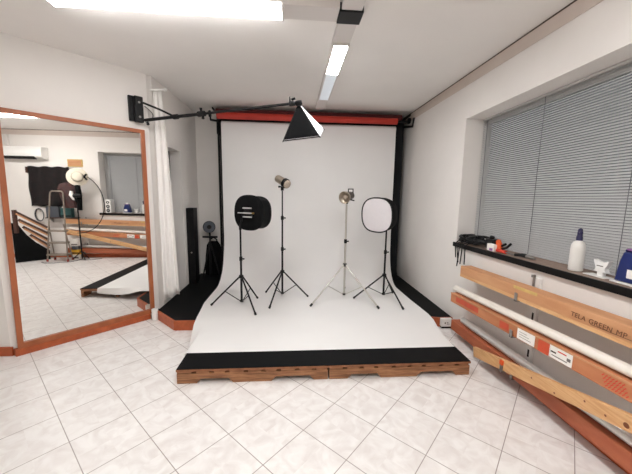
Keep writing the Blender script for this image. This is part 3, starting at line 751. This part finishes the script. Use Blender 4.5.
# blue pack
zs = zsill(1.4)
bp_ = thing('blue_container', 'blue plastic detergent pack on a white tray at the near end of the sill', 'container', (1.93,1.53,zs))
obj('body', MB().prism([(1.885,1.577,zs+.012),(1.885,1.437,zs+.012),(1.885,1.432,zs+.12),(1.885,1.457,zs+.185),(1.885,1.547,zs+.185),(1.885,1.562,zs+.13)], (.08,0,0)), 'blue', bp_, bevel=.008)
obj('collar', MB().box((1.895,1.457,zs+.185),(1.955,1.542,zs+.205)), 'purple', bp_, bevel=.004)
obj('cap', MB().box((1.895,1.452,zs+.185),(1.955,1.547,zs+.20)), 'blue', bp_, bevel=.004)
obj('spout', MB().lathe([(.022,0),(.02,.03),(.012,.036)], (1.925,1.497,zs+.20)), 'white', bp_)
obj('label', MB().box((1.8835,1.447,zs+.04),(1.885,1.512,zs+.09)), 'label', bp_)
obj('tray', MB().box((1.875,1.417,zs),(1.975,1.592,zs+.011)), 'white', bp_, bevel=.003)
# white speaker, seen in the mirror
zs = zsill(1.05)
sp = thing('white_speaker', 'white box speaker with black cones at the window end, seen in the mirror', 'speaker', (1.93,1.11,zs))
obj('cabinet', MB().box((1.87,1.05,zs),(2.03,1.165,zs+.30)), 'white', sp, bevel=.004)
for z_, r_ in ((.055,.038),(.145,.038),(.235,.032)):
    cn = obj('cone', MB().lathe([(r_,0),(r_,.004),(r_*.8,.006),(r_*.3,.001)], (1.87,1.107,zs+z_), (-1,0,0), 22), 'black', sp)
    obj('dust_cap', MB().lathe([(r_*.35,.002),(r_*.3,.008),(.004,.011)], (1.87,1.107,zs+z_), (-1,0,0), 14), 'white', cn)

# ------------------------------------------------------------------ the near end of the window wall, seen in the mirror
ac = thing('air_conditioner', 'white air conditioner high on the window wall, seen in the mirror', 'air conditioner', (1.76,-.4,2.19))
acp = [(XR-.001,2.19),(XR-.12,2.19),(XR-.185,2.235),(XR-.195,2.30),(XR-.19,2.40),(XR-.16,2.44),(XR-.001,2.445)]
obj('casing', MB().prism([(a_,-.86,b_-.02) for a_,b_ in acp], (0,.82,0)), 'white', ac, bevel=.006)
obj('air_outlet', MB().prism([(XR-.124,-.82,2.166),(XR-.192,-.82,2.212),(XR-.196,-.82,2.218),(XR-.128,-.82,2.162)], (0,.64,0)), 'black', ac)
tag(obj('pipe_cover', MB().box((XR-.06,-.86,2.452),(XR-.001,-.79,CE-.12)), 'trunk', at=(XR-.03,-.83,2.45), bevel=.004), 'white pipe cover rising from the air conditioner, seen in the mirror', 'pipe cover')
pc = thing('framed_picture', 'small yellowish framed picture above the white hat, seen in the mirror', 'picture', (XR-.015,.51,2.03))
obj('frame', MB().box((XR-.02,.35,2.03),(XR-.001,.66,2.19)), 'yellow', pc, bevel=.003)
obj('print', MB().box((XR-.0215,.37,2.05),(XR-.0202,.64,2.17)), 'card', pc)
rows = []
for i in range(13):
    k = i/12; z_ = 2.02-k*.86; rows.append([(XR-.03-.012*math.sin(u*.9+k*2), -.47+.86*u/24+.012*math.sin(k*9+u*.2), z_+.01*math.sin(u*.8)) for u in range(25)])
dp = thing('wall_drape', 'dark drape pinned to the wall behind the ladder, seen in the mirror', 'drape', (XR-.03,-.1,1.16))
obj('cloth', MB().grid(rows), 'drape', dp, solid=.006)
obj('hanging_rail', MB().box((XR-.045,-.51,1.88),(XR-.001,-.475,2.01)), 'darkwood', dp)
# step ladder
la = thing('step_ladder', 'aluminium step ladder with a tall rounded handle, seen in the mirror', 'ladder', (1.46,.27,0))
def arch(y0, y1, ztop, x_at, r_=.055):
    pts = [(x_at(0), y0[0], .0+.012)]
    pts.append((x_at(ztop-r_), y0[1], ztop-r_))
    for i in range(1,6): a_ = i/6*math.pi/2; pts.append((x_at(ztop), y0[1]+r_*(1-math.cos(a_)), ztop-r_+r_*math.sin(a_)))
    pts += [(a_[0], y1[1]+y0[1]-a_[1], a_[2]) for a_ in reversed(pts[2:])]
    pts += [(x_at(ztop-r_), y1[1], ztop-r_), (x_at(0), y1[0], .012)]
    return pts
obj('handle_frame', MB().tube(arch((.06,.185),(.47,.445),1.495, lambda z_: 1.405+.06*z_), .014), 'ladder', la)
for z_ in (.66,.41,.15):
    ww = (1-z_/1.5); y0, y1 = .185-.125*ww, .445+.025*ww
    st_ = obj('step', MB().box((1.36+.06*z_,y0,z_-.02),(1.51+.05*z_,y1,z_+.01)), 'ladder', la, bevel=.004)
for y_ in (.08,.45): obj('rear_leg', MB().tube([(1.46,.265+(y_-.265)*.8,.80),(1.585,y_,.012)], .012), 'ladder', la)
for x_, y_ in ((1.405,.06),(1.405,.47),(1.585,.08),(1.585,.45)): obj('rubber_foot', MB().tube([(x_,y_,.0),(x_,y_,.05)], .02), 'rubber', la)
# coat stand with hat and jacket
ct = thing('coat_stand', 'slim black coat stand between ladder and window, seen in the mirror', 'coat stand', (1.72-.14, .54+.11,0))
obj('pole', MB().tube([(1.72-.14, .54+.11,.02),(1.72-.14, .54+.11,1.79)], .014), 'black', ct)
for k in range(3):
    a_ = k*2.094+.5; obj('leg', MB().tube([(1.72-.14, .54+.11,.20),(1.72+.085*math.cos(a_)-.14, .54+.2*math.sin(a_)+.11,.01)], .010), 'black', ct)
obj('hook', MB().tube([(1.72-.14, .42+.11,1.66),(1.72-.14, .54+.11,1.64),(1.72-.14, .66+.11,1.66)], .01), 'black', ct)
ha = thing('white_hat', 'wide brimmed white hat with dark ribbon, seen in the mirror', 'hat', (1.72-.14, .54+.11,1.76))
hx = V((-.84,.52,.10)).normalized(); hc = V((1.69-.14, .615+.11,1.80))
obj('brim', MB().lathe([(.02,-.002),(.15,.008),(.185,-.004),(.19,-.012),(.182,-.014),(.15,-.002),(.02,-.012)], hc, hx, 32), 'straw', ha)
obj('crown', MB().lathe([(.105,.004),(.10,.05),(.085,.085),(.05,.10),(.0,.10)], hc, hx, 28), 'straw', ha)
rb = obj('ribbon', MB().lathe([(.1055,.008),(.1075,.01),(.1055,.03),(.102,.031)], hc, hx, 28), 'black', ha)
side = hx.cross(V((0,0,1))).normalized()
bwp = hc+hx*.03
if side.y < 0: side = -side
for sgn in (1,-1):
    q0 = bwp+side*.112; upb = hx.cross(side)
    obj('bow', MB().prism([q0-side*.02, q0+upb*sgn*.07+side*.03, q0+upb*sgn*.05+side*.06, q0+side*.02], hx*.012), 'black', rb)
jk = thing('hanging_jacket', 'dark jacket hanging below the white hat, seen in the mirror', 'jacket', (1.72-.14, .45+.11,1.1))
rings = []
for k, (z_, cy_, ry, rx) in enumerate([(1.68,.52,.07,.04),(1.64,.50,.18,.06),(1.55,.49,.20,.075),(1.40,.50,.18,.075),(1.28,.51,.155,.07),(1.14,.53,.13,.06)]):
    rings.append([V((1.58+rx*math.cos(a_*math.pi/14)*(1+.12*math.sin(a_*1.9)), cy_+ry*math.sin(a_*math.pi/14)*(1+.07*math.sin(a_*2.3+k)), z_)) for a_ in range(28)])
obj('body', MB().loft(rings), 'jacket', jk)
obj('sleeve', MB().tube([(1.69-.14, .60+.11,1.62),(1.66-.14, .63+.11,1.45),(1.65-.14, .64+.11,1.30),(1.66-.14, .63+.11,1.10)], [.05,.055,.05,.042]), 'blackfab', jk)
obj('pale_scarf', MB().tube([(1.645-.14, .50+.11,1.50),(1.635-.14, .49+.11,1.42),(1.64-.14, .54+.11,1.34),(1.645-.14, .58+.11,1.32)], [.03,.04,.035,.02]), 'label', jk)
hr = thing('black_gadget', 'black gadget with a grip below the white hat, seen in the mirror', 'gadget', (1.62-.14, .62+.11,1.38))
obj('barrel', MB().lathe([(.03,0),(.045,.02),(.04,.13),(.034,.17)], (1.60-.14, .56+.11,1.40), (-.15,1,.05), 20), 'black', hr)
obj('handle', MB().tube([(1.60-.14, .59+.11,1.39),(1.605-.14, .60+.11,1.27)], [.02,.016]), 'black', hr)
# curved black rod
ar = []
for i in range(25):
    a_ = R(62-147*i/24); ar.append((1.70-.14, .56+.545*math.cos(a_)+.11, 1.235+.635*math.sin(a_)))
ar.append((1.70-.14, .50+.11,.60))
tag(obj('bent_rod', MB().tube(ar, .009, 8), 'black', at=(1.70-.14, .56+.11,.6)), 'thin black rod bent in a wide arc by the coat stand, seen in the mirror', 'rod')
# boxes piled by the ladder
def crate(name, lo, hi, m, label, cat, band=None):
    o = thing(name, label, cat, ((lo[0]+hi[0])/2,(lo[1]+hi[1])/2,lo[2]))
    obj('body', MB().box(lo,hi), m, o, bevel=.004)
    if band: obj('printed_band', MB().box((lo[0]-.0015,lo[1]+.01,lo[2]+.02),(lo[0],hi[1]-.01,lo[2]+.05)), band, o)
    obj('lid_edge', MB().box((lo[0]-.003,lo[1]-.003,hi[2]),(hi[0]+.003,hi[1]+.003,hi[2]+.008)), m, o)
    return o
crate('white_carton', (1.615,.42,.005),(1.69,.56,.10), 'label', 'white carton at floor level right of the ladder, seen in the mirror', 'carton', 'greyink')
crate('yellow_carton', (1.615,.41,.109),(1.69,.57,.21), 'ybox', 'yellow carton on the white one beside the ladder, seen in the mirror', 'carton', 'ink')
crate('grey_crate', (1.62,.42,.219),(1.69,.56,.29), 'greybox', 'dark grey crate on the yellow carton, seen in the mirror', 'crate')
crate('label_carton', (1.615,.41,.299),(1.685,.56,.45), 'label', 'white carton topping the pile beside the ladder, seen in the mirror', 'carton', 'greyink')
sh = thing('wall_shelf', 'narrow dark shelf behind the ladder handle, seen in the mirror', 'shelf', (1.80,.15,.90))
obj('board', MB().box((1.70,-.12,.90),(XR-.001,.50,.92)), 'darkwood', sh)
for y_ in (-.08,.46): obj('shelf_bracket', MB().prism([(XR-.002,y_,.899),(1.73,y_,.899),(XR-.002,y_,.80)], (0,.012,0)), 'steel', sh)
crate('grey_case', (1.71,-.10,.921),(1.81,.16,1.15), 'greybox', 'grey equipment case on the shelf behind the ladder, seen in the mirror', 'case')
crate('teal_box', (1.71,.20,.921),(1.81,.42,1.12), 'teal', 'teal box beside the grey case on the shelf, seen in the mirror', 'box', 'black')
co = thing('cable_coil', 'coil of pale cable hanging on the wall left of the ladder, seen in the mirror', 'cable coil', (XR-.03,-.31,.85))
for k in range(3):
    pts = [(XR-.04-.012*k, -.31+(.075+.008*k)*math.cos(a_*math.pi/12), .97+(.13+.006*k)*math.sin(a_*math.pi/12)) for a_ in range(24)]
    obj('loop', MB().tube(pts, .009, 7, closed=True), ('silver','black','greybox')[k], co)
obj('wall_hook', MB().tube([(XR-.001,-.31,1.08),(XR-.09,-.31,1.08),(XR-.095,-.31,1.11)], .008), 'steel', co)
fc_ = [(1.30,.02,.006),(1.24,.12,.006),(1.25,.30,.006),(1.36,.55,.006),(1.56,.62,.006),(1.55,.82,.006),(1.68,1.0,.006)]
tag(obj('floor_cable', MB().tube(fc_, .006, 6), 'black', at=(1.55,.4,0)), 'thin dark cable trailing across the floor by the ladder, seen in the mirror', 'cable')
# stair railing
sr = thing('stair_railing', 'dark wooden stair railing with a black side panel, seen in the mirror', 'railing', (1.5,-.43,0))
ra, rb_ = V((1.275,-.46,0)), V((1.66,-.07,0))
def rp2(k, z_): return lerp(ra,rb_,k)+V((0,0,z_))
sdn = V((rb_.y-ra.y, -(rb_.x-ra.x), 0)).normalized()*.04
obj('side_panel', MB().prism([rp2(0,0),rp2(1,0),rp2(1,.20),rp2(.62,.40),rp2(.38,.58),rp2(.18,.80),rp2(0,.84)], sdn), 'blackmat', sr)
obj('post', MB().beam(rp2(.12,.62),rp2(.12,1.10), .055, .055,(0,1,0)), 'darkwood', sr)
for k, (u0, z0, z1) in enumerate(((.12,1.07,.70),(.20,.90,.575),(.30,.75,.43),(.48,.57,.30))):
    r_ = obj('rail', MB().beam(rp2(u0,z0)+sdn*-.3, rp2(1.0,z1)+sdn*-.3, .03, .055), 'darkwood', sr)
    obj('pale_edge', MB().beam(rp2(u0+.03,z0-.045)+sdn*-.3, rp2(1.0,z1-.042)+sdn*-.3, .032, .03), 'card', r_)

# ------------------------------------------------------------------ light, world, camera
wd = bpy.data.worlds.new('World'); sc.world = wd; wd.use_nodes = True
bg = wd.node_tree.nodes['Background']; bg.inputs[0].default_value = (.70,.71,.73,1); bg.inputs[1].default_value = .10

cam = bpy.data.cameras.new('Camera'); co_ = bpy.data.objects.new('Camera', cam); col.objects.link(co_)
f, p, y, r = 299.74, .1398, .0780, -.0153
cam.sensor_width = 36; cam.lens = f/632*36; cam.clip_start = .05
cy, sy, cp, sp_, cr, sr_ = math.cos(y), math.sin(y), math.cos(p), math.sin(p), math.cos(r), math.sin(r)
fwd = V((sy*cp, cy*cp, -sp_)); rt = V((cy,-sy,0)); dn = fwd.cross(rt)
r2 = rt*cr+dn*sr_; d2 = rt*-sr_+dn*cr
mw = Matrix((r2, -d2, -fwd)).transposed().to_4x4(); mw.translation = (0,0,1.5)
co_.matrix_world = mw
sc.camera = co_
sc.view_settings.view_transform = 'Standard'; sc.view_settings.look = 'None'
sc.view_settings.gamma = 1; sc.view_settings.use_curve_mapping = False
sc.view_settings.exposure = 1.2
